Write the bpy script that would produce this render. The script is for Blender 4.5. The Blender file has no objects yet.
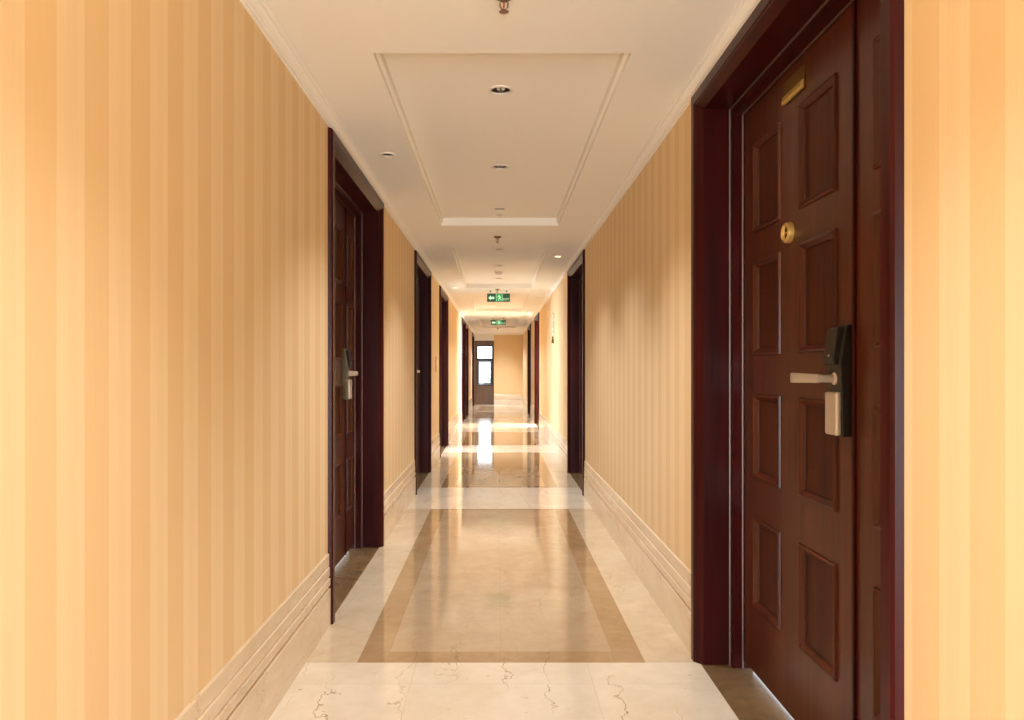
import bpy, bmesh, math, random
from mathutils import Vector
from mathutils.geometry import tessellate_polygon
random.seed(4)
S = bpy.context.scene
C = S.collection
PI = math.pi

# ---------------------------------------------------------------- sizes (metres)
H = 1.15                 # camera height
WL, WR = 0.765, 0.790    # wall planes left / right of the camera axis
YB, YE = -3.2, 23.0      # near and far end of the corridor
ZC = 2.285               # ceiling
ZT = 2.345               # tray ceilings
ZO = 2.158                # door opening height
CAS = 0.08               # casing width

# ---------------------------------------------------------------- materials
def srgb(r, g, b):
    f = lambda c: (c/255/12.92) if c/255 <= 0.04045 else ((c/255+0.055)/1.055)**2.4
    return (f(r), f(g), f(b), 1)

class NT:
    def __init__(s, name):
        s.m = bpy.data.materials.new(name); s.m.use_nodes = True
        s.t = s.m.node_tree; s.n = s.t.nodes
        s.b = s.n['Principled BSDF']
    def node(s, typ, **kw):
        n = s.n.new(typ)
        for k, v in kw.items():
            if k in n.inputs: n.inputs[k].default_value = v
            else: setattr(n, k, v)
        return n
    def link(s, a, b): s.t.links.new(a, b)
    def math(s, op, a, b=None, clamp=False):
        n = s.n.new('ShaderNodeMath'); n.operation = op; n.use_clamp = clamp
        for i, v in enumerate((a, b)):
            if v is None: continue
            if isinstance(v, (int, float)): n.inputs[i].default_value = v
            else: s.link(v, n.inputs[i])
        return n.outputs[0]
    def mix(s, fac, a, b):
        n = s.n.new('ShaderNodeMix'); n.data_type = 'RGBA'
        for i, v in ((0, fac), (6, a), (7, b)):
            if isinstance(v, (int, float)): n.inputs[i].default_value = v
            elif isinstance(v, tuple): n.inputs[i].default_value = v
            else: s.link(v, n.inputs[i])
        return n.outputs[2]
    def coords(s):
        g = s.n.new('ShaderNodeNewGeometry')
        x = s.n.new('ShaderNodeSeparateXYZ'); s.link(g.outputs['Position'], x.inputs[0])
        return g.outputs['Position'], x.outputs[0], x.outputs[1], x.outputs[2]
    def scaled(s, vec, sc):
        n = s.n.new('ShaderNodeMapping'); n.inputs['Scale'].default_value = sc
        s.link(vec, n.inputs['Vector']); return n.outputs[0]
    def noise(s, vec, scale, detail=4, rough=0.5, dist=0):
        n = s.node('ShaderNodeTexNoise', Scale=scale, Detail=detail, Roughness=rough, Distortion=dist)
        s.link(vec, n.inputs['Vector']); return n.outputs[0]
    def bump(s, h, strength, dist=0.01):
        n = s.node('ShaderNodeBump', Strength=strength, Distance=dist)
        s.link(h, n.inputs['Height']); s.link(n.outputs[0], s.b.inputs['Normal'])

def plain(name, col, rough=0.5, metal=0.0, coat=0.0, emit=None, estr=0.0, spec=0.5, var=0.06):
    t = NT(name)
    p, x, y, z = t.coords()
    nz = t.noise(p, 35, 3)
    dark = tuple(c*(1-var) for c in col[:3])+(1,)
    t.link(t.mix(nz, dark, col), t.b.inputs['Base Color'])
    t.b.inputs['Roughness'].default_value = rough
    t.b.inputs['Metallic'].default_value = metal
    t.b.inputs['Coat Weight'].default_value = coat
    t.b.inputs['Specular IOR Level'].default_value = spec
    if emit:
        t.b.inputs['Emission Color'].default_value = emit
        t.b.inputs['Emission Strength'].default_value = estr
    return t.m

def wallpaper(name, a, b):
    t = NT(name)
    p, x, y, z = t.coords()
    run = t.math('ADD', t.math('MULTIPLY', y, 1.0), t.math('MULTIPLY', x, 1.0))
    per = t.math('FRACT', t.math('DIVIDE', t.math('ADD', run, 16.8-0.063), 0.168))
    base = t.mix(t.math('LESS_THAN', per, 0.5), b, a)
    fine = t.math('LESS_THAN', t.math('ABSOLUTE', t.math('SUBTRACT', per, 0.78)), 0.09)
    base = t.mix(t.math('MULTIPLY', fine, 0.22), base, a)
    fib = t.noise(t.scaled(p, (60, 160, 3)), 2.0, 3)
    dk = t.n.new('ShaderNodeMix'); dk.data_type = 'RGBA'; dk.blend_type = 'MULTIPLY'
    dk.inputs[0].default_value = 1
    t.link(base, dk.inputs[6])
    t.link(t.mix(fib, (0.93, 0.92, 0.90, 1), (1.0, 1.0, 1.0, 1)), dk.inputs[7])
    t.link(dk.outputs[2], t.b.inputs['Base Color'])
    t.b.inputs['Roughness'].default_value = 0.62
    t.b.inputs['Specular IOR Level'].default_value = 0.3
    t.bump(fib, 0.06, 0.003)
    return t.m

def plainpaper(name, a, b):
    t = NT(name)
    p, x, y, z = t.coords()
    t.link(t.mix(t.noise(t.scaled(p, (30, 30, 2)), 2.0, 3), a, b), t.b.inputs['Base Color'])
    t.b.inputs['Roughness'].default_value = 0.62
    t.b.inputs['Specular IOR Level'].default_value = 0.3
    return t.m

def marble(name, light, dark, vein, tile=None, rough=0.10, veins=0.75, stretch=(1, 1, 1), ior=1.5, off=(0, 0)):
    t = NT(name)
    p, x, y, z = t.coords()
    q = t.scaled(p, stretch)
    n1 = t.noise(q, 3.2, 7, 0.62, 0.6)
    n2 = t.noise(q, 17, 5, 0.6, 0.3)
    f = t.math('MULTIPLY', t.math('ADD', t.math('MULTIPLY', n1, 0.7), t.math('MULTIPLY', n2, 0.3)), 1.0)
    mr = t.node('ShaderNodeMapRange'); mr.inputs[1].default_value = 0.33; mr.inputs[2].default_value = 0.67
    t.link(f, mr.inputs[0])
    col = t.mix(mr.outputs[0], dark, light)
    # thin broken veins running mostly along the corridor
    wob = t.noise(t.scaled(p, (2.5, 5.0, 5.0)), 1.0, 6, 0.62)
    wob2 = t.noise(t.scaled(p, (7.0, 1.3, 7.0)), 1.0, 3, 0.5)
    run = t.math('ADD', t.math('MULTIPLY', x, 5.2), t.math('ADD', t.math('MULTIPLY', wob, 1.1), t.math('MULTIPLY', wob2, 1.6)))
    nv = t.math('ABSOLUTE', t.math('SUBTRACT', t.math('FRACT', run), 0.5))
    line = t.math('SUBTRACT', 1.0, t.math('MULTIPLY', nv, 62.0), True)
    gate = t.noise(q, 2.3, 2)
    gm = t.node('ShaderNodeMapRange'); gm.inputs[1].default_value = 0.42; gm.inputs[2].default_value = 0.58
    t.link(gate, gm.inputs[0])
    line = t.math('MULTIPLY', t.math('MULTIPLY', line, gm.outputs[0]), veins)
    col = t.mix(line, col, vein)
    # little fossil flecks
    fl = t.noise(t.scaled(p, (16, 26, 20)), 1.0, 2, 0.5, 0.4)
    fl = t.math('MULTIPLY', t.math('SUBTRACT', fl, 0.70, True), 6.0, True)
    col = t.mix(t.math('MULTIPLY', fl, veins), col, vein)
    if tile:
        tx, ty = tile
        ux = t.math('DIVIDE', t.math('ADD', x, off[0]), tx); uy = t.math('DIVIDE', t.math('ADD', y, off[1]), ty)
        cell = t.n.new('ShaderNodeCombineXYZ')
        t.link(t.math('FLOOR', ux), cell.inputs[0]); t.link(t.math('FLOOR', uy), cell.inputs[1])
        wn = t.n.new('ShaderNodeTexWhiteNoise'); wn.noise_dimensions = '3D'
        t.link(cell.outputs[0], wn.inputs['Vector'])
        col = t.mix(t.math('MULTIPLY', wn.outputs[0], 0.22), col, dark)
        fx = t.math('MULTIPLY', t.math('SUBTRACT', 0.5, t.math('ABSOLUTE', t.math('SUBTRACT', t.math('FRACT', ux), 0.5))), tx)
        fy = t.math('MULTIPLY', t.math('SUBTRACT', 0.5, t.math('ABSOLUTE', t.math('SUBTRACT', t.math('FRACT', uy), 0.5))), ty)
        j = t.math('LESS_THAN', t.math('MINIMUM', fx, fy), 0.0011)
        col = t.mix(t.math('MULTIPLY', j, 0.22), col, vein)
    t.link(col, t.b.inputs['Base Color'])
    t.b.inputs['Roughness'].default_value = rough
    t.b.inputs['IOR'].default_value = ior
    return t.m

def wood(name, a, b, rough=0.32, coat=0.35, spec=0.5):
    t = NT(name)
    p, x, y, z = t.coords()
    g = t.noise(t.scaled(p, (42, 42, 1.6)), 1.0, 6, 0.6, 0.4)
    g2 = t.noise(t.scaled(p, (9, 9, 0.7)), 1.0, 3, 0.5, 0.2)
    f = t.math('ADD', t.math('MULTIPLY', g, 0.65), t.math('MULTIPLY', g2, 0.35))
    mr = t.node('ShaderNodeMapRange'); mr.inputs[1].default_value = 0.35; mr.inputs[2].default_value = 0.65
    t.link(f, mr.inputs[0])
    t.link(t.mix(mr.outputs[0], b, a), t.b.inputs['Base Color'])
    t.b.inputs['Roughness'].default_value = rough
    t.b.inputs['Coat Weight'].default_value = coat
    t.b.inputs['Coat Roughness'].default_value = 0.18
    t.b.inputs['Specular IOR Level'].default_value = spec
    t.bump(g, 0.04, 0.002)
    return t.m

M = {}
M['paper'] = wallpaper('wallpaper_stripes', srgb(230, 199, 150), srgb(236, 211, 168))
M['paper_plain'] = plainpaper('wallpaper_plain', srgb(231, 199, 146), srgb(238, 210, 162))
M['ceil'] = plain('ceiling_paint', srgb(244, 241, 233), 0.85, spec=0.2, var=0.02)
M['crown'] = plain('crown_paint', srgb(246, 243, 236), 0.6, spec=0.3, var=0.02)
M['cream'] = marble('floor_cream_marble', srgb(232, 220, 198), srgb(214, 198, 170), srgb(118, 86, 58), tile=(0.667, 0.6), off=(0.32, 0.37), veins=1.0, rough=0.12, ior=1.8)
M['field'] = marble('floor_tan_marble', srgb(190, 167, 134), srgb(167, 140, 106), srgb(128, 92, 58), tile=(0.45, 0.40), off=(0.44, -0.13), rough=0.07, ior=1.8, veins=0.4)
M['margin'] = marble('floor_margin_marble', srgb(214, 196, 166), srgb(194, 172, 138), srgb(128, 92, 58), tile=(0.667, 0.8), off=(0.32, 0.37), rough=0.10, ior=1.8, veins=0.5)
M['brown'] = marble('floor_brown_marble', srgb(180, 150, 112), srgb(152, 120, 82), srgb(104, 72, 40), tile=(0.45, 0.40), off=(0.44, -0.13), rough=0.07, ior=1.8, veins=0.6)
M['thresh'] = marble('threshold_marble', srgb(132, 104, 70), srgb(100, 76, 48), srgb(86, 62, 36), rough=0.22, veins=0.5)
M['skirt'] = marble('skirting_marble', srgb(230, 213, 185), srgb(211, 188, 154), srgb(150, 116, 78), rough=0.22, veins=0.35, stretch=(1, 0.6, 1.5))
M['leaf'] = wood('door_brown_wood', srgb(90, 42, 21), srgb(62, 26, 12), rough=0.32, coat=0.12, spec=0.25)
M['field_wood'] = wood('panel_dark_wood', srgb(80, 38, 20), srgb(57, 26, 13), rough=0.5, coat=0.0, spec=0.2)
M['frame'] = wood('frame_mahogany', srgb(66, 13, 12), srgb(38, 6, 6), rough=0.30, coat=0.0, spec=0.16)
M['bead'] = plain('frame_bead', srgb(112, 92, 84), 0.4, metal=0.4)
M['black'] = plain('lock_black', srgb(26, 23, 22), 0.28, spec=0.5)
M['bronze'] = plain('lock_bronze', srgb(122, 114, 92), 0.35, metal=0.5)
M['steel'] = plain('satin_nickel', srgb(214, 202, 188), 0.38, metal=0.6)
M['brass'] = plain('brass', srgb(214, 182, 108), 0.34, metal=0.5)
M['brassdark'] = plain('dark_brass', srgb(110, 82, 30), 0.42, metal=0.7)
M['dark'] = plain('dark_void', srgb(20, 15, 12), 0.6)
M['white'] = plain('white_enamel', srgb(236, 228, 214), 0.4, var=0.02)
M['chrome'] = plain('chrome', srgb(120, 110, 98), 0.28, metal=1.0)
M['glasslens'] = plain('lamp_lens', srgb(225, 215, 200), 0.35)
M['lamp'] = plain('lamp_lit', srgb(255, 236, 205), 0.4, emit=srgb(255, 222, 175), estr=30)
M['red'] = plain('sprinkler_bulb', srgb(150, 40, 28), 0.2)
M['copper'] = plain('sprinkler_copper', srgb(150, 120, 98), 0.25, metal=0.9)
M['green'] = plain('exit_green', srgb(8, 66, 34), 0.35, emit=srgb(10, 110, 55), estr=0.12)
M['greenlit'] = plain('exit_green_lit', srgb(30, 128, 72), 0.35, emit=srgb(40, 170, 95), estr=0.35)
M['exitwhite'] = plain('exit_white', srgb(190, 240, 205), 0.4, emit=srgb(190, 255, 215), estr=0.35)
M['darkmetal'] = plain('dark_metal', srgb(50, 46, 42), 0.4, metal=0.6)
M['winframe'] = plain('window_frame_paint', srgb(62, 58, 58), 0.45)
M['bay'] = wood('bay_shade_brown', srgb(122, 96, 76), srgb(100, 76, 58), rough=0.5, coat=0.1)
M['ivory'] = plain('ivory_plastic', srgb(226, 178, 118), 0.45)
M['pale'] = plain('pale_jade', srgb(248, 238, 234), 0.4)
M['leaf_haze'] = plain('foliage', srgb(176, 188, 176), 0.8, var=0.2)  # pale leaf colour with the outdoor haze painted in
M['bark'] = plain('bark', srgb(80, 64, 50), 0.9)
M['roomwall'] = plain('room_plaster', srgb(235, 228, 216), 0.8)
g = NT('window_glass'); g.b.inputs['Base Color'].default_value = (1, 1, 1, 1)
g.b.inputs['Roughness'].default_value = 0.0; g.b.inputs['Transmission Weight'].default_value = 1.0; g.b.inputs['IOR'].default_value = 1.0
g.b.inputs['Specular IOR Level'].default_value = 0.2
M['glass'] = g.m

# ---------------------------------------------------------------- mesh helpers
class MB:
    def __init__(s): s.v = []; s.f = []; s.mi = []
    def add(s, vs, fs, mi=0):
        o = len(s.v); s.v += [tuple(v) for v in vs]
        for f in fs: s.f.append([i+o for i in f]); s.mi.append(mi)
    def box(s, x0, x1, y0, y1, z0, z1, mi=0):
        x0, x1 = min(x0, x1), max(x0, x1); y0, y1 = min(y0, y1), max(y0, y1); z0, z1 = min(z0, z1), max(z0, z1)
        vs = [(x, y, z) for x in (x0, x1) for y in (y0, y1) for z in (z0, z1)]
        s.add(vs, [(0, 1, 3, 2), (4, 6, 7, 5), (0, 4, 5, 1), (2, 3, 7, 6), (0, 2, 6, 4), (1, 5, 7, 3)], mi)
    def quad(s, a, b, c, d, mi=0): s.add([a, b, c, d], [(0, 1, 2, 3)], mi)
    def rings(s, rings, closed=True, cap0=False, cap1=False, mi=0):
        n = len(rings[0]); vs = [p for r in rings for p in r]; fs = []
        for i in range(len(rings)-1):
            for j in range(n if closed else n-1):
                k = (j+1) % n
                fs.append((i*n+j, i*n+k, (i+1)*n+k, (i+1)*n+j))
        if cap0: fs.append(tuple(range(n-1, -1, -1)))
        if cap1: fs.append(tuple((len(rings)-1)*n+j for j in range(n)))
        s.add(vs, fs, mi)
    def lathe(s, prof, axis='z', c=(0, 0, 0), n=24, cap0=False, cap1=False, mi=0):
        rs = []
        for r, h in prof:
            ring = []
            for k in range(n):
                a = 2*PI*k/n; u, v = r*math.cos(a), r*math.sin(a)
                p = {'z': (u, v, h), 'x': (h, u, v), 'y': (u, h, v)}[axis]
                ring.append((p[0]+c[0], p[1]+c[1], p[2]+c[2]))
            rs.append(ring)
        s.rings(rs, True, cap0, cap1, mi)
    def tube(s, pts, r, n=10, mi=0, cap=True):
        pts = [Vector(p) for p in pts]; rs = []
        rr = r if isinstance(r, (list, tuple)) else [r]*len(pts)
        for i, p in enumerate(pts):
            d = (pts[min(i+1, len(pts)-1)]-pts[max(i-1, 0)]).normalized()
            up = Vector((0, 0, 1)) if abs(d.z) < 0.9 else Vector((1, 0, 0))
            a = d.cross(up).normalized(); b = d.cross(a).normalized()
            rs.append([tuple(p+a*rr[i]*math.cos(2*PI*k/n)+b*rr[i]*math.sin(2*PI*k/n)) for k in range(n)])
        s.rings(rs, True, cap, cap, mi)
    def build(s, name, mats, parent=None, smooth=False, bevel=0, loc=None, normals=True):
        me = bpy.data.meshes.new(name)
        me.from_pydata(s.v, [], s.f)
        if not isinstance(mats, (list, tuple)): mats = [mats]
        for m in mats: me.materials.append(m)
        for p, i in zip(me.polygons, s.mi): p.material_index = i
        if normals:
            bm = bmesh.new(); bm.from_mesh(me)
            bmesh.ops.remove_doubles(bm, verts=bm.verts, dist=1e-5)
            bmesh.ops.recalc_face_normals(bm, faces=bm.faces)
            bm.to_mesh(me); bm.free()
        if smooth:
            for p in me.polygons: p.use_smooth = True
            me.set_sharp_from_angle(angle=math.radians(35))
        o = bpy.data.objects.new(name, me); C.objects.link(o)
        if parent: o.parent = parent
        if loc: o.location = loc
        if bevel:
            b = o.modifiers.new('bevel', 'BEVEL'); b.width = bevel; b.segments = 3; b.limit_method = 'ANGLE'
            b.angle_limit = math.radians(40)
        return o

def tag(o, label, cat, group=None, kind=None):
    o['label'] = label; o['category'] = cat
    if group: o['group'] = group
    if kind: o['kind'] = kind
    return o
def thing(name, label, cat, loc=(0, 0, 0), group=None, kind=None):
    o = bpy.data.objects.new(name, None); C.objects.link(o); o.location = loc
    o.empty_display_size = 0.1
    return tag(o, label, cat, group, kind)

# ---------------------------------------------------------------- doors: outer casing limits along the corridor
# n, side, y0, child leaf width, child leaf end ('near'/'far'), open leaf
DW = 1.475
DOORS = [
    (1, 1, 1.400, 0.40, 'near', False,
     'closest dark brown panelled door on the right with black and silver lock'),
    (2, -1, 3.235, 0.26, 'far', False,
     'closest dark door on the left, with its lock seen edge-on'),
    (3, 1, 6.53, 0.40, 'near', False,
     'second dark door along the right wall, past the long striped wall'),
    (4, -1, 6.58, 0.20, 'far', False,
     'second dark door along the left wall'),
    (5, -1, 9.36, 0.20, 'far', True,
     'third dark door along the left wall, opposite the pale wall hanging'),
    (6, 1, 13.75, 0.40, 'near', True,
     'third red-brown door along the right wall, past the pale wall hanging'),
    (7, -1, 15.05, 0.20, 'far', False,
     'fourth red-brown door along the left wall'),
    (8, -1, 16.72, 0.20, 'far', False,
     'fifth red-brown door along the left wall, second last before the window'),
    (9, 1, 17.30, 0.40, 'near', False,
     'last red-brown door on the right, nearest the end wall'),
    (10, -1, 21.15, 0.20, 'far', False,
     'last dark brown door on the left, right beside the end window'),
]
def openings(side): return sorted((y0+0.015, y0+DW-0.015) for (_, s, y0, *_r) in DOORS if s == side)

# ---------------------------------------------------------------- setting: walls
def side_wall(name, side, wall, label):
    m = MB(); y = YB
    x0, x1 = side*wall, side*(wall+0.06)
    for a, b in openings(side):
        m.box(x0, x1, y, a, -0.05, 2.42)
        m.box(x0, x1, a, b, ZO+CAS-0.015, 2.42)
        y = b
    m.box(x0, x1, y, YE+(0.62 if side < 0 else 0.06), -0.05, 2.42)
    tag(m.build(name, M['paper'], normals=False), label, 'wall', kind='structure')
side_wall('wall_left', -1, WL, 'left corridor wall in warm yellow striped wallpaper')
side_wall('wall_right', 1, WR, 'right corridor wall in warm yellow striped wallpaper')
XW = -0.13   # right side of the window bay
m = MB(); m.box(XW, WR+0.06, YE, YE+0.06, -0.05, 2.42); m.box(XW, XW+0.06, YE+0.06, YE+0.56, -0.05, 2.42)
tag(m.build('wall_back', M['paper_plain'], normals=False), 'plain yellow end wall closing the corridor beside the far window', 'wall', kind='structure')

m = MB(); m.box(-WL-0.06, -0.70, YB-0.06, YB, -0.05, 2.42); m.box(0.70, WR+0.06, YB-0.06, YB, -0.05, 2.42)  # wall added behind the viewpoint, open where the fill light stands
m.box(-0.70, 0.70, YB-0.06, YB, -0.05, 0.1); m.box(-0.70, 0.70, YB-0.06, YB, 1.8, 2.42)
tag(m.build('wall_front', M['paper'], normals=False), 'unseen striped wall added behind the viewpoint, with an opening at the fill light', 'wall', kind='structure')
# window bay wall (brown panelling round the window, bay shade put into its colour)
YW = YE+0.42
m = MB()
wx0, wx1, wz0, wz1 = -0.705, -0.155, 0.60, 1.93
m.box(-WL-0.02, wx0, YW, YW+0.12, -0.05, 2.42); m.box(wx1, XW+0.03, YW, YW+0.12, -0.05, 2.42)
m.box(wx0, wx1, YW, YW+0.12, -0.05, wz0); m.box(wx0, wx1, YW, YW+0.12, wz1, 2.42)
m.box(-WL, XW, YW-0.02, YW, 0.0, 0.30); m.box(-WL, XW, YW-0.03, YW, 0.30, 0.325)
tag(m.build('wall_window_bay', M['bay'], normals=False), 'brown panel wall under and over the far window, shade put into its colour', 'wall', kind='structure')
m = MB(); m.box(-WL+0.001, XW, YE-0.02, YW-0.001, 2.075, 2.30)
tag(m.build('trim_4', M['ceil'], normals=False), 'cream bulkhead over the far window', 'bulkhead', kind='structure')
w = thing('window_1', 'bright window in a dark frame at the far left end of the corridor', 'window', (wx0, YW+0.03, wz0), kind='structure')
m = MB()
W_, H_ = wx1-wx0, wz1-wz0
m.box(0, 0.04, 0, 0.07, 0, H_); m.box(W_-0.04, W_, 0, 0.07, 0, H_)
m.box(0.04, W_-0.04, 0, 0.07, 0, 0.045); m.box(0.04, W_-0.04, 0, 0.07, H_-0.045, H_)
m.box(0.04, W_-0.04, -0.01, 0.07, 0.80, 0.89)
fr = m.build('window_frame', M['winframe'], w, bevel=0.004)
m = MB()                                                            # casement in the lower light
m.box(0.045, 0.085, 0.005, 0.05, 0.05, 0.795); m.box(W_-0.085, W_-0.045, 0.005, 0.05, 0.05, 0.795)
m.box(0.085, W_-0.085, 0.005, 0.05, 0.05, 0.09); m.box(0.085, W_-0.085, 0.005, 0.05, 0.755, 0.795)
sash = m.build('casement', M['winframe'], w, bevel=0.004)
m = MB(); m.box(W_-0.075, W_-0.055, -0.02, 0.005, 0.38, 0.50); m.build('casement_handle', M['darkmetal'], sash, bevel=0.004)
m = MB(); m.box(0.08, W_-0.08, 0.025, 0.031, 0.085, 0.76); m.build('pane', M['glass'], sash)
m = MB(); m.box(0.035, W_-0.035, 0.025, 0.031, 0.885, H_-0.04); m.build('pane', M['glass'], w)

# ---------------------------------------------------------------- floor
m = MB()
FXo, FXi = (-0.552, 0.578), (-0.440, 0.462)
insets = [(-1.35, 1.72), (2.82, 5.92), (6.98, 9.92), (10.85, 13.15), (16.75, 19.2), (19.9, 22.2)]
def fl(x0, x1, y0, y1, mi):
    m.add([(x0, y0, 0), (x1, y0, 0), (x1, y1, 0), (x0, y1, 0)], [(0, 1, 2, 3)], mi)
y = YB
for a, b in insets:
    fl(-WL, WR, y, a, 0)
    bw = 0.11
    fl(-WL, FXo[0], a, b, 3); fl(FXo[1], WR, a, b, 3)
    fl(FXo[0], FXi[0], a, b, 2); fl(FXi[1], FXo[1], a, b, 2)
    be = 0.035
    fl(FXi[0], FXi[1], a, a+bw, 2); fl(FXi[0], FXi[1], b-be, b, 2)
    fl(FXi[0], FXi[1], a+bw, b-be, 1)
    y = b
fl(-WL, WR, y, YE, 0); fl(-WL, XW, YE, YW, 0)
# underside slab
m.box(-WL-0.02, WR+0.02, YB, YW+0.1, -0.06, -0.01, 0)
tag(m.build('floor', [M['cream'], M['field'], M['brown'], M['margin']], normals=False), 'polished cream marble corridor floor with brown inlaid border rectangles', 'floor', kind='structure')

# ---------------------------------------------------------------- skirting
def skirt_prof(): return [(0, 0), (0.013, 0), (0.013, 0.165), (0.002, 0.167), (0.002, 0.175), (0.012, 0.180), (0.012, 0.210), (0.004, 0.212),
                          (0.0075, 0.215), (0.0095, 0.222), (0.0095, 0.258), (0.005, 0.263), (0.007, 0.270), (0.007, 0.316), (0.003, 0.322), (0, 0.322)]
def skirting(name, side, wall, label):
    m = MB(); y = YB
    segs = []
    for (a, b) in openings(side):
        segs.append((y, a-0.015)); y = b+0.015
    segs.append((y, YE))
    for a, b in segs:
        if b-a < 0.02: continue
        r0 = [(side*(wall-w_), a, z) for w_, z in skirt_prof()]; r1 = [(side*(wall-w_), b, z) for w_, z in skirt_prof()]
        m.rings([r0, r1], True, True, True)
    tag(m.build(name, M['skirt']), label, 'baseboard', kind='structure')
skirting('baseboard_left', -1, WL, 'tall stepped marble skirting along the left wall')
skirting('baseboard_right', 1, WR, 'tall stepped marble skirting along the right wall')
m = MB()
m.rings([[(x, YE-w_, z) for w_, z in skirt_prof()] for x in (XW, WR-0.013)], True, True, True)
tag(m.build('baseboard_back', M['skirt']), 'marble skirting under the end wall', 'baseboard', kind='structure')

# ---------------------------------------------------------------- ceiling with recessed trays
TRAYS = [(-1.9, 1.55), (2.588, 5.695), (6.70, 10.09), (10.80, 14.20), (16.40, 19.80)]
TX0, TX1 = -0.449, 0.479
SIDE_LIGHTS = [  # x, y, lit
    (-0.585, 3.81, False), (-0.592, 7.20, False), (-0.600, 10.05, True), (-0.62, 16.3, False), (-0.60, 17.75, True),
    (0.600, 2.10, False), (0.602, 7.25, True), (0.613, 10.27, False), (0.630, 11.40, False), (0.605, 14.5, True), (0.600, 17.80, True)]
TRAY_LIGHTS = [-1.1, 0.05, 1.05, 3.086, 4.256, 5.37, 7.18, 8.29, 9.47, 11.5, 12.7, 13.7, 17.0, 18.1, 19.2]
END_FILL_LIGHTS = [20.9, 22.0]  # unseen lamps added to brighten the end wall
RH, RS = 0.042, 0.030
def circ(x, y, r, z, n=20): return [Vector((x+r*math.cos(2*PI*k/n), y+r*math.sin(2*PI*k/n), z)) for k in range(n)]
m = MB()
def poly(mb, loops):
    flat = [p for l in loops for p in l]
    tris = tessellate_polygon(loops)
    mb.add(flat, [tuple(t) for t in tris])
ys = [YB]
for i in range(len(TRAYS)-1): ys.append((TRAYS[i][1]+TRAYS[i+1][0])/2)
ys.append(YE+0.5)
rect = lambda x0, x1, y0, y1, z: [Vector((x0, y0, z)), Vector((x1, y0, z)), Vector((x1, y1, z)), Vector((x0, y1, z))]
for i, (a, b) in enumerate(TRAYS):
    ho = [circ(x, y, RS, ZC) for x, y, l in SIDE_LIGHTS if ys[i] < y < ys[i+1]] + [circ(0.012, y, RH, ZC) for y in END_FILL_LIGHTS if ys[i] < y < ys[i+1]]
    poly(m, [rect(-WL-0.03, WR+0.03, ys[i], ys[i+1], ZC), rect(TX0, TX1, a, b, ZC)] + ho)
    e = 0.014
    lev = [(0, ZC), (0, ZC+0.02), (e, ZC+0.024), (e, ZT)]
    m.rings([[tuple(p) for p in rect(TX0+o, TX1-o, a, b, z)] for o, z in lev], True)
    ho = [circ(0.012, y, RH, ZT) for y in TRAY_LIGHTS if a < y < b]
    poly(m, [rect(TX0+e, TX1-e, a, b, ZT)] + ho)
tag(m.build('ceiling', M['ceil'], normals=False), 'cream corridor ceiling with long recessed rectangular trays', 'ceiling', kind='structure')
m = MB(); m.box(-WL-0.3, WR+0.3, YB, YE+0.7, 2.50, 2.55)
tag(m.build('ceiling_slab', M['ceil']), 'slab above the corridor ceiling', 'ceiling', kind='structure')

crown = [(0, -0.044), (0.011, -0.044), (0.011, -0.035), (0.016, -0.035), (0.018, -0.026), (0.024, -0.017), (0.034, -0.011), (0.034, -0.004), (0.048, -0.004), (0.048, 0.0), (0, 0)]
def crown_run(name, pts, label):
    m = MB(); m.rings(pts, True, True, True)
    tag(m.build(name, M['crown']), label, 'crown moulding', kind='structure')
crown_run('trim_1', [[(-WL+o, y, ZC+z) for o, z in crown] for y in (YB, YE)], 'cream crown moulding along the top of the left wall')
crown_run('trim_2', [[(WR-o, y, ZC+z) for o, z in crown] for y in (YB, YE)], 'cream crown moulding along the top of the right wall')
crown_run('trim_3', [[(x, YE-o, ZC+z) for o, z in crown] for x in (XW, WR-0.048)], 'cream crown moulding over the end wall')

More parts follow.
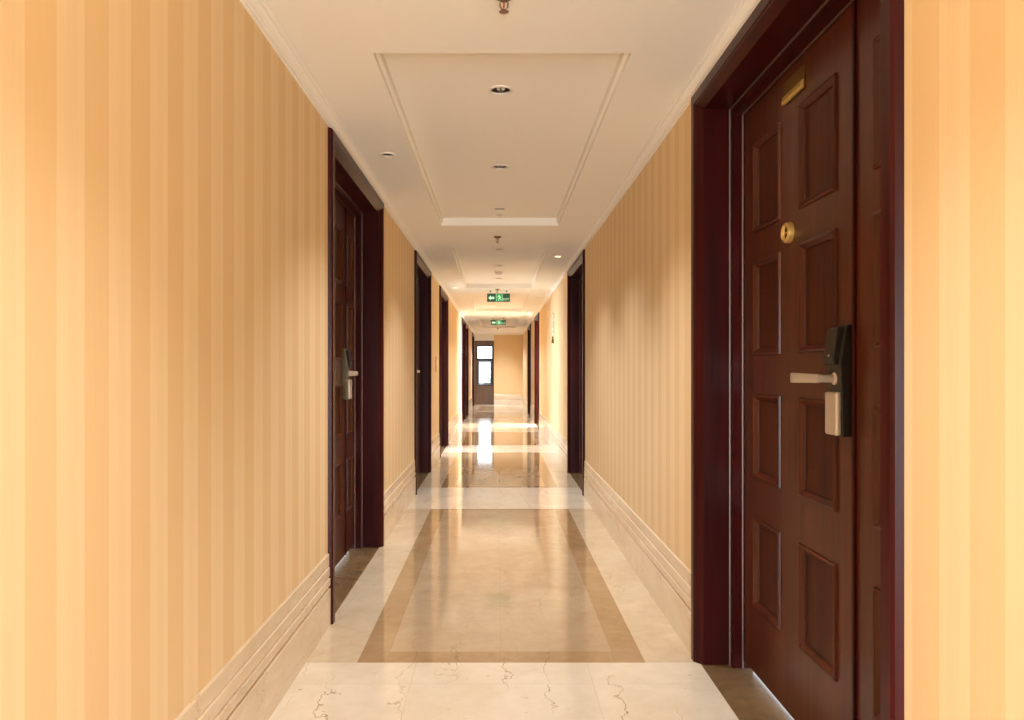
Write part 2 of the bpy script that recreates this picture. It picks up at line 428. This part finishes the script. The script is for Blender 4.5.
# ---------------------------------------------------------------- door builder
ROWS = [(0.275, 0.605), (0.750, 1.060), (1.200, 1.545), (1.650, 1.980)]
LEAF_W = -0.158          # front face of a leaf behind the wall plane
def make_door(n, side, y0, child, cend, is_open, label):
    wall = WL if side < 0 else WR
    yc = y0+DW/2
    t = thing('door_%d' % n, label, 'door', (side*wall, yc, 0), kind='structure')
    P = lambda y, z, w: (-side*w, y-yc, z)
    # frame: one mitred sweep
    prof = [(CAS, 0), (CAS-0.004, 0.016), (CAS-0.010, 0.022), (0.034, 0.022), (0.030, 0.016), (0.026, 0.015), (0.012, 0.002), (0, -0.008), (0, -0.112), (-0.030, -0.112), (-0.030, -0.19), (0.02, -0.19)]
    oy0, oy1 = y0+CAS, y0+DW-CAS
    path = lambda a, w: [P(oy0-a, 0, w), P(oy0-a, ZO+a, w), P(oy1+a, ZO+a, w), P(oy1+a, 0, w)]
    m = MB(); m.rings([path(a, w) for a, w in prof], False)
    m.build('door_frame', M['frame'], t, smooth=False)
    for (a, w, nm) in ((-0.001, -0.110, 'frame_bead'), (-0.029, -0.150, 'frame_bead')):
        m = MB(); k = 0.0035
        m.rings([path(a+da, w+dw) for da, dw in ((0.003, -k), (-k, -k), (-k-0.001, 0), (-k, k), (0.003, k))], False)
        m.build(nm, M['bead'], t)
    # threshold
    m = MB(); m.box(0, side*(0.182 if n <= 2 else 0.75), y0+CAS-0.01-yc, y0+DW-CAS+0.01-yc, -0.04, 0.0015)
    m.build('threshold', M['thresh'], t)
    ly0, ly1 = oy0+0.030, oy1-0.030
    zt = ZO-0.031; zb = 0.028
    if cend == 'near': split = ly0+child; main = (split+0.002, ly1-0.003); ch = (ly0+0.003, split-0.002)
    else: split = ly1-child; main = (ly0+0.003, split-0.002); ch = (split+0.002, ly1-0.003)
    def leaf(name, y_a, y_b, cols, pivot=None):
        m = MB()
        f0, f1 = LEAF_W, LEAF_W-0.036
        ysx = sorted(set([y_a, y_b]+[v for c in cols for v in c])); zsx = sorted(set([zb, zt]+[v for r in ROWS for v in r]))
        for i in range(len(ysx)-1):
            for j in range(len(zsx)-1):
                a, b, c, d = ysx[i], ysx[i+1], zsx[j], zsx[j+1]
                if any(abs(a-q[0]) < 1e-6 and abs(b-q[1]) < 1e-6 for q in cols) and any(abs(c-r[0]) < 1e-6 for r in ROWS):
                    rr = []
                    for off, dep in ((0, 0), (0.002, 0.007), (0.009, 0.009), (0.014, 0.004), (0.022, -0.003), (0.024, -0.010)):
                        rr.append([P(a+off, c+off, f0+dep), P(b-off, c+off, f0+dep), P(b-off, d-off, f0+dep), P(a+off, d-off, f0+dep)])
                    m.rings(rr[:5], True); m.rings(rr[4:], True, False, True, mi=1)
                else:
                    m.quad(P(a, c, f0), P(b, c, f0), P(b, d, f0), P(a, d, f0))
        q = [P(y_a, zb, f0), P(y_b, zb, f0), P(y_b, zt, f0), P(y_a, zt, f0)]
        r = [P(y_a, zb, f1), P(y_b, zb, f1), P(y_b, zt, f1), P(y_a, zt, f1)]
        m.rings([q, r], True, False, True)
        if pivot is not None:
            # swing the leaf into the room about its hinge edge
            hx, hy = P(pivot, 0, f1)[:2]; ang = math.radians(96)*(1 if (pivot < (y_a+y_b)/2) else -1)*(-side)
            ca, sa = math.cos(ang), math.sin(ang)
            m.v = [(hx+(x-hx)*ca-(y-hy)*sa, hy+(x-hx)*sa+(y-hy)*ca, z) for x, y, z in m.v]
        return m.build(name, [M['leaf'], M['field_wood']], t)
    a, b = main; st = 0.10; mid = 0.15; pw = (b-a-2*st-mid)/2
    cols = [(a+st, a+st+pw), (a+st+pw+mid, b-st)]
    hinge = b if cend == 'near' else a
    mainleaf = leaf('door_leaf', a, b, cols, hinge if is_open else None)
    ca_, cb_ = ch
    cst = 0.10 if child > 0.3 else 0.05
    leaf('side_leaf', ca_, cb_, [(ca_+cst, cb_-cst)])
    # astragal strip over the meeting edges
    m = MB(); sgn = -1 if cend == 'near' else 1
    m.box(-side*LEAF_W, -side*(LEAF_W+0.009), split-0.004+sgn*0.004-yc, split+0.010+sgn*0.004-yc, zb, zt)
    m.build('meeting_strip', M['frame'], t, bevel=0.003)
    if is_open: return t
    # lock set
    le = split+0.004 if cend == 'near' else split-0.004      # leaf edge beside the lock
    d = 1 if cend == 'near' else -1                           # towards the middle of the leaf
    ys0, ys1 = le+d*0.006, le+d*0.078
    yc2 = (ys0+ys1)/2
    f = LEAF_W
    body = MB()
    def slab(mb, pts):                                        # profile in (z, w), extruded across the lock
        mb.rings([[P(yy, z, w) for z, w in pts] for yy in (ys0, ys1)], True, True, True)
    slab(body, [(0.968, f), (0.968, f+0.030), (1.088, f+0.032), (1.168, f+0.036), (1.262, f+0.020), (1.270, f+0.014), (1.270, f)])
    lock = body.build('lock', M['black'] if side > 0 else M['bronze'], t, bevel=0.004)
    mb = MB()                                                 # tilted reader head
    mb.rings([[P(yy, z, w) for z, w in ((1.162, f+0.033), (1.160, f+0.046), (1.180, f+0.050), (1.262, f+0.038), (1.264, f+0.018))]
              for yy in (ys0+d*0.010, ys1-d*0.002)], True, True, True)
    rd = mb.build('card_reader', M['black'], lock, bevel=0.003)
    mb = MB(); mb.box(-side*(f+0.030), -side*(f+0.046), ys0+d*0.002-yc, ys1-d*0.002-yc, 0.971, 1.088)
    mb.build('lock_cover', M['steel'], lock, bevel=0.006)
    # lever: neck then flat arm pointing to the hinges
    mb = MB()
    z0 = 1.124; wa = f+0.078
    mb.lathe([(0.017, 0), (0.017, 0.004), (0.011, 0.007), (0.0105, 0.05)], 'x', (0, 0, 0), 16)
    mb.v = [P(yc2, z0+v[2], f+0.034+v[0]) if True else v for v in
            [(vx, vy, vz) for vx, vy, vz in mb.v]] if False else [(-side*(f+0.032+vx), yc2-yc+vy, z0+vz) for vx, vy, vz in mb.v]
    arm = []
    for s_, hh, dd, ww in ((-0.012, 0.009, 0.008, 0), (0.0, 0.0125, 0.010, 0.001), (0.05, 0.0130, 0.008, 0.002), (0.150, 0.0150, 0.007, -0.001), (0.180, 0.0152, 0.0065, -0.003), (0.184, 0.0135, 0.005, -0.004)):
        ring = []
        for k in range(12):
            an = 2*PI*k/12; sx = abs(math.cos(an))**0.5*math.copysign(1, math.cos(an)); sz = abs(math.sin(an))**0.5*math.copysign(1, math.sin(an))
            ring.append(P(yc2+d*s_, z0+hh*sz, wa+ww+dd*sx))
        arm.append(ring)
    mb.rings(arm, True, True, True)
    mb.build('lever_handle', M['steel'], lock, smooth=True)
    mb = MB(); mb.lathe([(0.0, 0), (0.003, 0), (0.003, 0.002), (0, 0.003)], 'x', (0, 0, 0), 10)
    mb.v = [(-side*(f+0.0495+vx), yc2-yc+vy, 1.186+vz) for vx, vy, vz in mb.v]
    mb.build('indicator', M['steel'], lock)
    # door viewer
    vy = (cols[0][1]+cols[1][0])/2; vz = 1.592
    mb = MB()
    mb.lathe([(0.0, 0.012), (0.021, 0.012), (0.023, 0.017), (0.027, 0.020), (0.032, 0.016), (0.034, 0.008), (0.034, 0.0)], 'x', (0, 0, 0), 28)
    mb.v = [(-side*(f+vx), vy-yc+vy_, vz+vz_) for vx, vy_, vz_ in mb.v]
    vw = mb.build('door_viewer', M['brass'], t, smooth=True)
    for dz in (0.0105, -0.0105):
        mb = MB(); mb.lathe([(0.0085, 0), (0.0085, 0.002), (0.0, 0.003)], 'x', (0, 0, 0), 14)
        mb.v = [(-side*(f+0.0118+vx), vy-yc+vy_, vz+dz+vz_) for vx, vy_, vz_ in mb.v]
        mb.build('lens', M['dark'], vw)
    # number plaque
    mb = MB(); mb.box(-side*f, -side*(f+0.006), vy-d*0.04-yc-0.078, vy-d*0.04-yc+0.078, 2.018, 2.092)
    pq = mb.build('name_plaque', M['brassdark'], t, bevel=0.002)  # the plate's dark reflection is put into its colour
    mb = MB()
    mb.rings([[P(yy, z, w) for z, w in ((2.017, f+0.004), (2.018, f+0.012), (2.026, f+0.015), (2.044, f+0.010), (2.046, f+0.004))] for yy in (vy-d*0.04-0.077, vy-d*0.04+0.077)], True, True, True)
    mb.build('plaque_ledge', M['brass'], pq, bevel=0.001)
    return t
for args in DOORS: make_door(*args)

# rooms behind the two open doors: plastered shells with a daylit window side
def room(name, side, y0, label):
    wall = WL if side < 0 else WR
    xa, xb = side*(wall+0.19), side*(wall+3.0)
    ya, yb = y0-0.8, y0+DW+0.8
    m = MB()
    m.box(xa, xb, ya-0.05, ya, 0, 2.45); m.box(xa, xb, yb, yb+0.05, 0, 2.45)
    m.box(xa, xb, ya, yb, 2.45, 2.5); m.box(side*(wall+0.74), xb, ya, yb, -0.05, 0.0)
    m.box(xa-side*0.12, xa, ya, y0+0.07, 0, 2.45); m.box(xa-side*0.12, xa, y0+DW-0.07, yb, 0, 2.45)
    m.box(xa-side*0.12, xa, y0+0.07, y0+DW-0.07, ZO+0.06, 2.45)
    m.box(side*(wall+0.4), side*(wall+0.75), ya, y0+CAS-0.01, -0.05, 0.0); m.box(side*(wall+0.4), side*(wall+0.75), y0+DW-CAS+0.01, yb, -0.05, 0.0)
    m.box(xb, xb+side*0.05, ya, yb, 0, 0.6); m.box(xb, xb+side*0.05, ya, yb, 2.2, 2.45)
    tag(m.build(name, M['roomwall'], normals=False), label, 'wall', kind='structure')
room('wall_room_left', -1, 9.36, 'plain plaster room behind the third left door')
room('wall_room_right', 1, 13.75, 'plain plaster room behind the third right door')

for nm, sd, wl, ya, yb, lab in (('floor_room_right', 1, WR, 1.2, 3.1, 'pale tiled room floor glimpsed under the closest right door'),
                                ('floor_room_left', -1, WL, 3.0, 5.0, 'pale tiled room floor glimpsed under the closest left door')):
    m = MB(); m.box(sd*(wl+0.183), sd*(wl+2.4), ya, yb, -0.05, 0.001)
    tag(m.build(nm, M['roomwall']), lab, 'floor', kind='structure')

# ---------------------------------------------------------------- ceiling fittings
def light(name, kind, loc, rot, energy, col, size=None, size_y=None, spread=None):
    l = bpy.data.lights.new(name, kind); l.energy = energy; l.color = col
    if kind == 'AREA':
        if size_y: l.shape = 'RECTANGLE'; l.size = size; l.size_y = size_y
        else: l.shape = 'DISK'; l.size = size
        if spread: l.spread = spread
    o = bpy.data.objects.new(name, l); C.objects.link(o); o.location = loc; o.rotation_euler = rot
    return o
WARM = (0.96, 0.98, 1.06)
DL_MAIN, DL_NEAR, DL_SIDE = 85, 80, 70

def downlight(x, y, z, r, lit, label, group, watts, name='downlight', col=None, wide=False):
    t = thing(name, label, 'ceiling light', (x, y, z), group)
    m = MB()
    m.lathe([(r-0.001, 0.004), (r-0.001, -0.003), (r+0.004, -0.006), (r+0.012, -0.005), (r+0.014, -0.001), (r+0.014, 0.0005), (r, 0.0005)], 'z', (0, 0, 0), 28)
    m.build('trim_ring', M['white'] , t, smooth=True)
    m = MB()
    m.lathe([(r-0.0005, 0.0), (r-0.004, 0.025), (r-0.012, 0.055), (r*0.55, 0.075), (0.0, 0.078)], 'z', (0, 0, 0), 28)
    m.build('reflector', M['chrome'], t, smooth=True)
    m = MB()
    if r > 0.031:
        for sx in (-0.45, 0.45):                     # twin tube bulb
            m.lathe([(0.0, 0.000), (0.005, 0.001), (0.008, 0.006), (0.008, 0.072)], 'z', (sx*r*0.55, 0, 0), 12)
    else:
        lo = 0.002 if lit else 0.040
        m.lathe([(0.0, lo), (0.010, lo+0.002), (0.013, lo+0.010), (0.008, 0.06)], 'z', (0, 0, 0), 14)
    m.build('bulb', M['lamp'] if lit else M['glasslens'], t, smooth=True)
    if watts:
        l = light('lamp_light', 'AREA', (0, 0, 0.03), (0, 0, 0), watts, WARM, size=r*1.2) if wide else light('lamp_light', 'SPOT', (0, 0, 0.003 if r > 0.031 else -0.006), (0, 0, 0), watts, WARM)
        if not wide: l.data.spot_size = math.radians(104 if y > 2.5 else 96); l.data.spot_blend = 1.0; l.data.shadow_soft_size = 0.006
        if col: l.data.color = col
        l.parent = t
ORD = ['first', 'second', 'third', 'fourth', 'fifth', 'sixth', 'seventh', 'eighth', 'ninth', 'tenth', 'eleventh', 'twelfth']
vis = 0
for y in TRAY_LIGHTS:
    if y < 2.5: lab = 'round recessed downlight in the ceiling behind the viewpoint'
    else:
        lab = '%s round recessed downlight along the middle of the ceiling, counted from the front' % ORD[vis]; vis += 1
    far = y > 16
    downlight(0.012, y, ZT, RH, False, lab, 'downlights along the middle of the ceiling', DL_NEAR if y < 2.5 else (7 if far else DL_MAIN*(0.35 if 6.5 < y < 10.2 else 1)), col=(0.86, 0.94, 1.06) if y < 2.5 else None, wide=far)  # tray bulbs look off; their lamp lights are added to fill the corridor
for y, lab in zip(END_FILL_LIGHTS, ('round downlight added on the flat ceiling past the last tray to brighten the end wall', 'round downlight added nearest the end wall to brighten it')):
    downlight(0.012, y, ZC, RH, False, lab, 'downlights along the middle of the ceiling', 60, wide=True)
names = ['small unlit downlight in front of the closest left door', 'small unlit downlight in front of the second left door',
         'small lit downlight in front of the third left door', 'small dark downlight before the fourth left door',
         'small lit downlight before the fifth left door', 'small downlight in front of the closest right door',
         'small lit downlight before the second right door, shining on the moulding', 'faint small ceiling spot right of the nearer exit sign',
         'faint small ceiling spot on the right beyond the nearer exit sign', 'small lit downlight before the third right door',
         'small lit downlight before the last right door']
for (x, y, lit), lab in zip(SIDE_LIGHTS, names):
    downlight(x, y, ZC, RS, lit, lab, 'small downlights in front of the doors', DL_SIDE if lit else 0, 'spotlight')

def sprinkler(x, y, z, label):
    t = thing('sprinkler', label, 'sprinkler', (x, y, z), 'ceiling sprinklers')
    m = MB(); m.lathe([(0.034, 0), (0.033, -0.003), (0.024, -0.010), (0.014, -0.012), (0.013, -0.012)], 'z', n=24); m.build('escutcheon', M['copper'], t, smooth=True)
    m = MB(); m.lathe([(0.010, -0.008), (0.010, -0.018), (0.0075, -0.020), (0.0, -0.020)], 'z', n=16)
    for s in (-1, 1):
        m.tube([(s*0.008, 0, -0.018), (s*0.0125, 0, -0.026), (s*0.0115, 0, -0.036), (s*0.004, 0, -0.046)], 0.0024, 8)
    m.lathe([(0.0, -0.043), (0.0045, -0.044), (0.0045, -0.050), (0, -0.051)], 'z', n=12)
    m.build('sprinkler_frame', M['copper'], t, smooth=True)
    m = MB(); m.lathe([(0, -0.020), (0.002, -0.021), (0.0025, -0.032), (0.002, -0.043), (0, -0.044)], 'z', n=10); m.build('glass_bulb', M['red'], t, smooth=True)
    m = MB()
    n = 16; top = []; bot = []
    for k in range(n*2):
        a = PI*k/n; r = 0.0155 if k % 2 == 0 else 0.010
        top.append((r*math.cos(a), r*math.sin(a), -0.0505)); bot.append((r*math.cos(a), r*math.sin(a), -0.0525))
    m.rings([top, bot], True, True, True); m.build('deflector', M['copper'], t)
sprinkler(0.018, 2.185, ZC, 'sprinkler head closest to the viewpoint, at the top edge of the photo')
sprinkler(-0.004, 6.18, ZC, 'sprinkler head on the ceiling strip between the first two trays')
sprinkler(-0.010, 10.25, ZC, 'sprinkler head just above the nearer exit sign')
sprinkler(-0.015, 19.95, ZC, 'sprinkler head just below the farther exit sign')

t = thing('smoke_detector', 'round domed smoke detector on the second ceiling tray', 'smoke detector', (0.012, 8.80, ZT))
m = MB(); m.lathe([(0.055, 0), (0.055, -0.012), (0.050, -0.016)], 'z', n=28); m.build('base', M['white'], t, smooth=True)
m = MB(); m.lathe([(0.047, -0.014), (0.047, -0.020), (0.043, -0.036), (0.028, -0.045), (0, -0.047)], 'z', n=28); m.build('sensor_head', M['glasslens'], t, smooth=True)
t = thing('ceiling_sensor', 'tiny flat sensor at the far end of the first ceiling tray', 'sensor', (0.012, 5.56, ZT))
m = MB(); m.lathe([(0.028, 0), (0.028, -0.006), (0.020, -0.010), (0, -0.011)], 'z', n=20); m.build('cover', M['glasslens'], t, smooth=True)
m = MB(); m.lathe([(0.006, -0.009), (0.006, -0.014), (0, -0.015)], 'z', n=10); m.build('sensor_eye', M['dark'], t)

# ---------------------------------------------------------------- exit signs
def exit_sign(y, label, zt_, zb_, zceil):
    W2 = 0.166
    x0 = 0.008
    t = thing('exit_sign', label, 'exit sign', (x0, y, zb_), 'hanging exit signs')
    h = zt_-zb_
    m = MB(); m.box(-W2, W2, 0, 0.022, 0, h); m.build('housing', M['darkmetal'], t, bevel=0.003)
    m = MB()
    m.box(-W2+0.006, -0.036, -0.003, 0, 0.006, h-0.006, 0); m.box(0.056, W2-0.006, -0.003, 0, 0.006, h-0.006, 0); m.box(-0.033, 0.053, -0.003, 0, 0.006, h-0.006, 1)
    m.build('sign_face', [M['green'], M['greenlit']], t)
    m = MB(); e = -0.0055
    for xx in (-0.0345, 0.0545):
        m = MB(); m.box(xx-0.0025, xx+0.0025, e, 0, 0.006, h-0.006); m.build('divider', M['exitwhite'], t)
    def flat(pts, nm):
        mb = MB(); mb.rings([[(x, yy, z) for x, z in pts] for yy in (e, -0.002)], True, True, True); return mb.build(nm, M['exitwhite'], t)
    cz = h*0.47
    flat([(-0.148, cz), (-0.112, cz+0.036), (-0.112, cz+0.016), (-0.062, cz+0.016), (-0.062, cz-0.016), (-0.112, cz-0.016), (-0.112, cz-0.036)], 'arrow')
    mb = MB()
    def bar(a, b, r):
        a = Vector((a[0], a[1])); b = Vector((b[0], b[1])); dd = (b-a).normalized(); nn = Vector((-dd.y, dd.x))*r
        q = [a+nn, b+nn, b-nn, a-nn]
        mb.rings([[(p.x, yy, p.y) for p in q] for yy in (e, -0.002)], True, True, True)
    ox = 0.012
    mb.rings([[(ox-0.004+0.0085*math.cos(2*PI*k/14), yy, cz+0.036+0.0085*math.sin(2*PI*k/14)) for k in range(14)] for yy in (e, -0.002)], True, True, True)
    bar((ox-0.002, cz+0.026), (ox+0.006, cz-0.006), 0.0075)
    bar((ox-0.003, cz+0.022), (ox-0.020, cz+0.010), 0.0035); bar((ox-0.020, cz+0.010), (ox-0.026, cz+0.020), 0.0032)
    bar((ox+0.000, cz+0.020), (ox+0.018, cz+0.012), 0.0035); bar((ox+0.018, cz+0.012), (ox+0.024, cz-0.002), 0.0032)
    bar((ox+0.005, cz-0.004), (ox-0.012, cz-0.016), 0.0046); bar((ox-0.012, cz-0.016), (ox-0.010, cz-0.040), 0.004)
    bar((ox+0.006, cz-0.004), (ox+0.016, cz-0.024), 0.0046); bar((ox+0.016, cz-0.024), (ox+0.030, cz-0.030), 0.004)
    mb.build('running_figure', M['exitwhite'], t)
    cu = bpy.data.curves.new('exit_lettering', 'FONT'); cu.body = 'EXIT'; cu.size = 0.042; cu.extrude = 0.0012; cu.align_x = 'CENTER'
    tmp = bpy.data.objects.new('tmp', cu); C.objects.link(tmp)
    dg = bpy.context.evaluated_depsgraph_get()
    me = bpy.data.meshes.new_from_object(tmp.evaluated_get(dg)); bpy.data.objects.remove(tmp)
    me.name = 'lettering'; me.materials.clear(); me.materials.append(M['exitwhite'])
    o = bpy.data.objects.new('lettering', me); C.objects.link(o); o.parent = t
    o.location = (0.108, -0.004, 0.022); o.rotation_euler = (PI/2, 0, 0)
    for xx in (-0.118, 0.118):
        m = MB(); m.tube([(xx, 0.011, h-0.001), (xx, 0.011, zceil-zb_)], 0.0022, 8)
        m.lathe([(0.013, zceil-zb_), (0.013, zceil-zb_-0.006), (0.005, zceil-zb_-0.016), (0.0, zceil-zb_-0.017)], 'z', (xx, 0.011, 0), 14)
        m.build('hanger_rod', M['darkmetal'], t)
exit_sign(10.42, 'green exit sign hanging closer to the viewpoint', 2.243, 2.123, ZC)
exit_sign(16.0, 'smaller looking green exit sign hanging farther down the corridor', 2.238, 2.128, ZC)

# ---------------------------------------------------------------- wall items
t = thing('wall_hanging', 'pale beaded hanging ornament on the right wall beyond the second door', 'wall decoration', (WR, 10.15, 1.515))
m = MB(); m.tube([(0, 0, 0.42), (-0.016, 0, 0.42), (-0.018, 0, 0.428)], 0.004, 8); m.tube([(-0.012, 0, 0.42), (-0.014, 0, 0.10)], 0.003, 6); m.build('hook_and_cord', M['brassdark'], t)
for zz, ry, rz in ((0.385, 0.050, 0.036), (0.315, 0.036, 0.030), (0.252, 0.036, 0.030), (0.190, 0.036, 0.030), (0.128, 0.045, 0.034)):
    m = MB()
    m.rings([[(-x, ry*f_*math.cos(2*PI*k/20), zz+rz*f_*math.sin(2*PI*k/20)) for k in range(20)] for x, f_ in ((0.003, 0.7), (0.006, 1.0), (0.016, 1.0), (0.022, 0.6), (0.023, 0.2))], True, True, True)
    m.build('medallion', M['pale'], t, smooth=True)
m = MB(); m.lathe([(0, 0.095), (0.010, 0.092), (0.012, 0.082), (0.008, 0.074), (0.014, 0.05), (0.018, 0.0), (0, 0.0)], 'z', (-0.019, 0, 0), 14); m.build('tassel', M['brassdark'], t, smooth=True)

def wall_plate(y, z, label):
    t = thing('wall_plate', label, 'wall plate', (-WL, y, z), 'small plates on the left wall')
    m = MB(); m.box(0, 0.012, -0.055, 0.055, -0.095, 0.095); m.build('plate', M['ivory'], t, bevel=0.004)
    m = MB(); m.box(0.011, 0.016, -0.030, 0.030, -0.010, 0.050); m.build('button_panel', M['pale'], t, bevel=0.002)
wall_plate(8.85, 1.21, 'small tan plate on the left wall between second and third doors')
wall_plate(14.3, 1.21, 'small tan plate on the left wall just before the fourth door')

# ---------------------------------------------------------------- outside the window
t = thing('tree', 'tree outside the far window, haze put into its leaf colour', 'tree', (0.15, 34.0, -2.0))
m = MB(); m.tube([(0, 0, 0), (0.05, 0, 1.2), (0, 0.05, 2.2)], [0.12, 0.09, 0.05], 10); m.build('trunk', M['bark'], t, smooth=True)
m = MB()
for k in range(900):
    a = random.uniform(0, 2*PI); zz = random.uniform(-1, 1); r = random.random()**0.4
    c = Vector((r*0.8*math.cos(a)*math.sqrt(1-zz*zz), r*0.8*math.sin(a)*math.sqrt(1-zz*zz), 2.35+zz*r*0.75))
    d1 = Vector((random.uniform(-1, 1), random.uniform(-1, 1), random.uniform(-1, 1))).normalized()*0.09
    d2 = d1.cross(Vector((random.uniform(-1, 1), random.uniform(-1, 1), random.uniform(-1, 1)))).normalized()*0.05
    m.quad(c-d1, c+d2, c+d1, c-d2)
m.build('foliage', M['leaf_haze'], t, normals=False)

# ---------------------------------------------------------------- light
W = bpy.data.worlds.new('sky'); S.world = W; W.use_nodes = True
bg = W.node_tree.nodes['Background']
bg.inputs[0].default_value = (0.80, 0.90, 1.0, 1); bg.inputs[1].default_value = 3.0

# added fill light behind the viewpoint, standing in for unseen daylight
light('fill_behind', 'AREA', (0, YB+0.15, 0.85), (PI/2, 0, 0), 102, (0.80, 0.92, 1.0), size=1.4, size_y=1.7)
# daylight in the two open rooms
light('room_daylight_left', 'AREA', (-WL-1.4, 9.36+DW/2, 2.15), (0, math.radians(-52), 0), 115, (0.80, 0.88, 1.0), size=0.9, size_y=1.6)
light('room_daylight_right', 'AREA', (WR+2.6, 13.75+DW/2, 2.0), (0, math.radians(62), 0), 290, (1.0, 0.98, 0.95), size=0.9, size_y=3.0, spread=math.radians(115))
# daylight in the rooms behind the two closest doors, seen only through the gap under the leaf
light('room_daylight_near_right', 'AREA', (WR+1.6, 2.3, 0.5), (0, math.radians(80), 0), 30, (0.16, 0.42, 1.0), size=0.8, size_y=1.6)
light('room_daylight_near_left', 'AREA', (-WL-1.6, 4.2, 0.5), (0, math.radians(-80), 0), 30, (0.16, 0.42, 1.0), size=0.8, size_y=1.6)

# ---------------------------------------------------------------- camera
cam = bpy.data.cameras.new('camera'); co = bpy.data.objects.new('camera', cam); C.objects.link(co)
co.location = (0, 0, H); co.rotation_euler = (PI/2, 0, 0)
cam.sensor_width = 36; cam.lens = 36*720/1024
cam.shift_x = 14/1024; cam.shift_y = 9/1024
cam.clip_start = 0.05; cam.clip_end = 200
S.camera = co
vs = S.view_settings
S.display_settings.display_device = 'sRGB'
vs.view_transform = 'Standard'; vs.look = 'None'; vs.gamma = 1.0; vs.use_curve_mapping = False
vs.exposure = 0.45
S.cycles.max_bounces = 14; S.cycles.diffuse_bounces = 8; S.cycles.glossy_bounces = 6
S.cycles.sample_clamp_indirect = 8
S.cycles.use_denoising = True
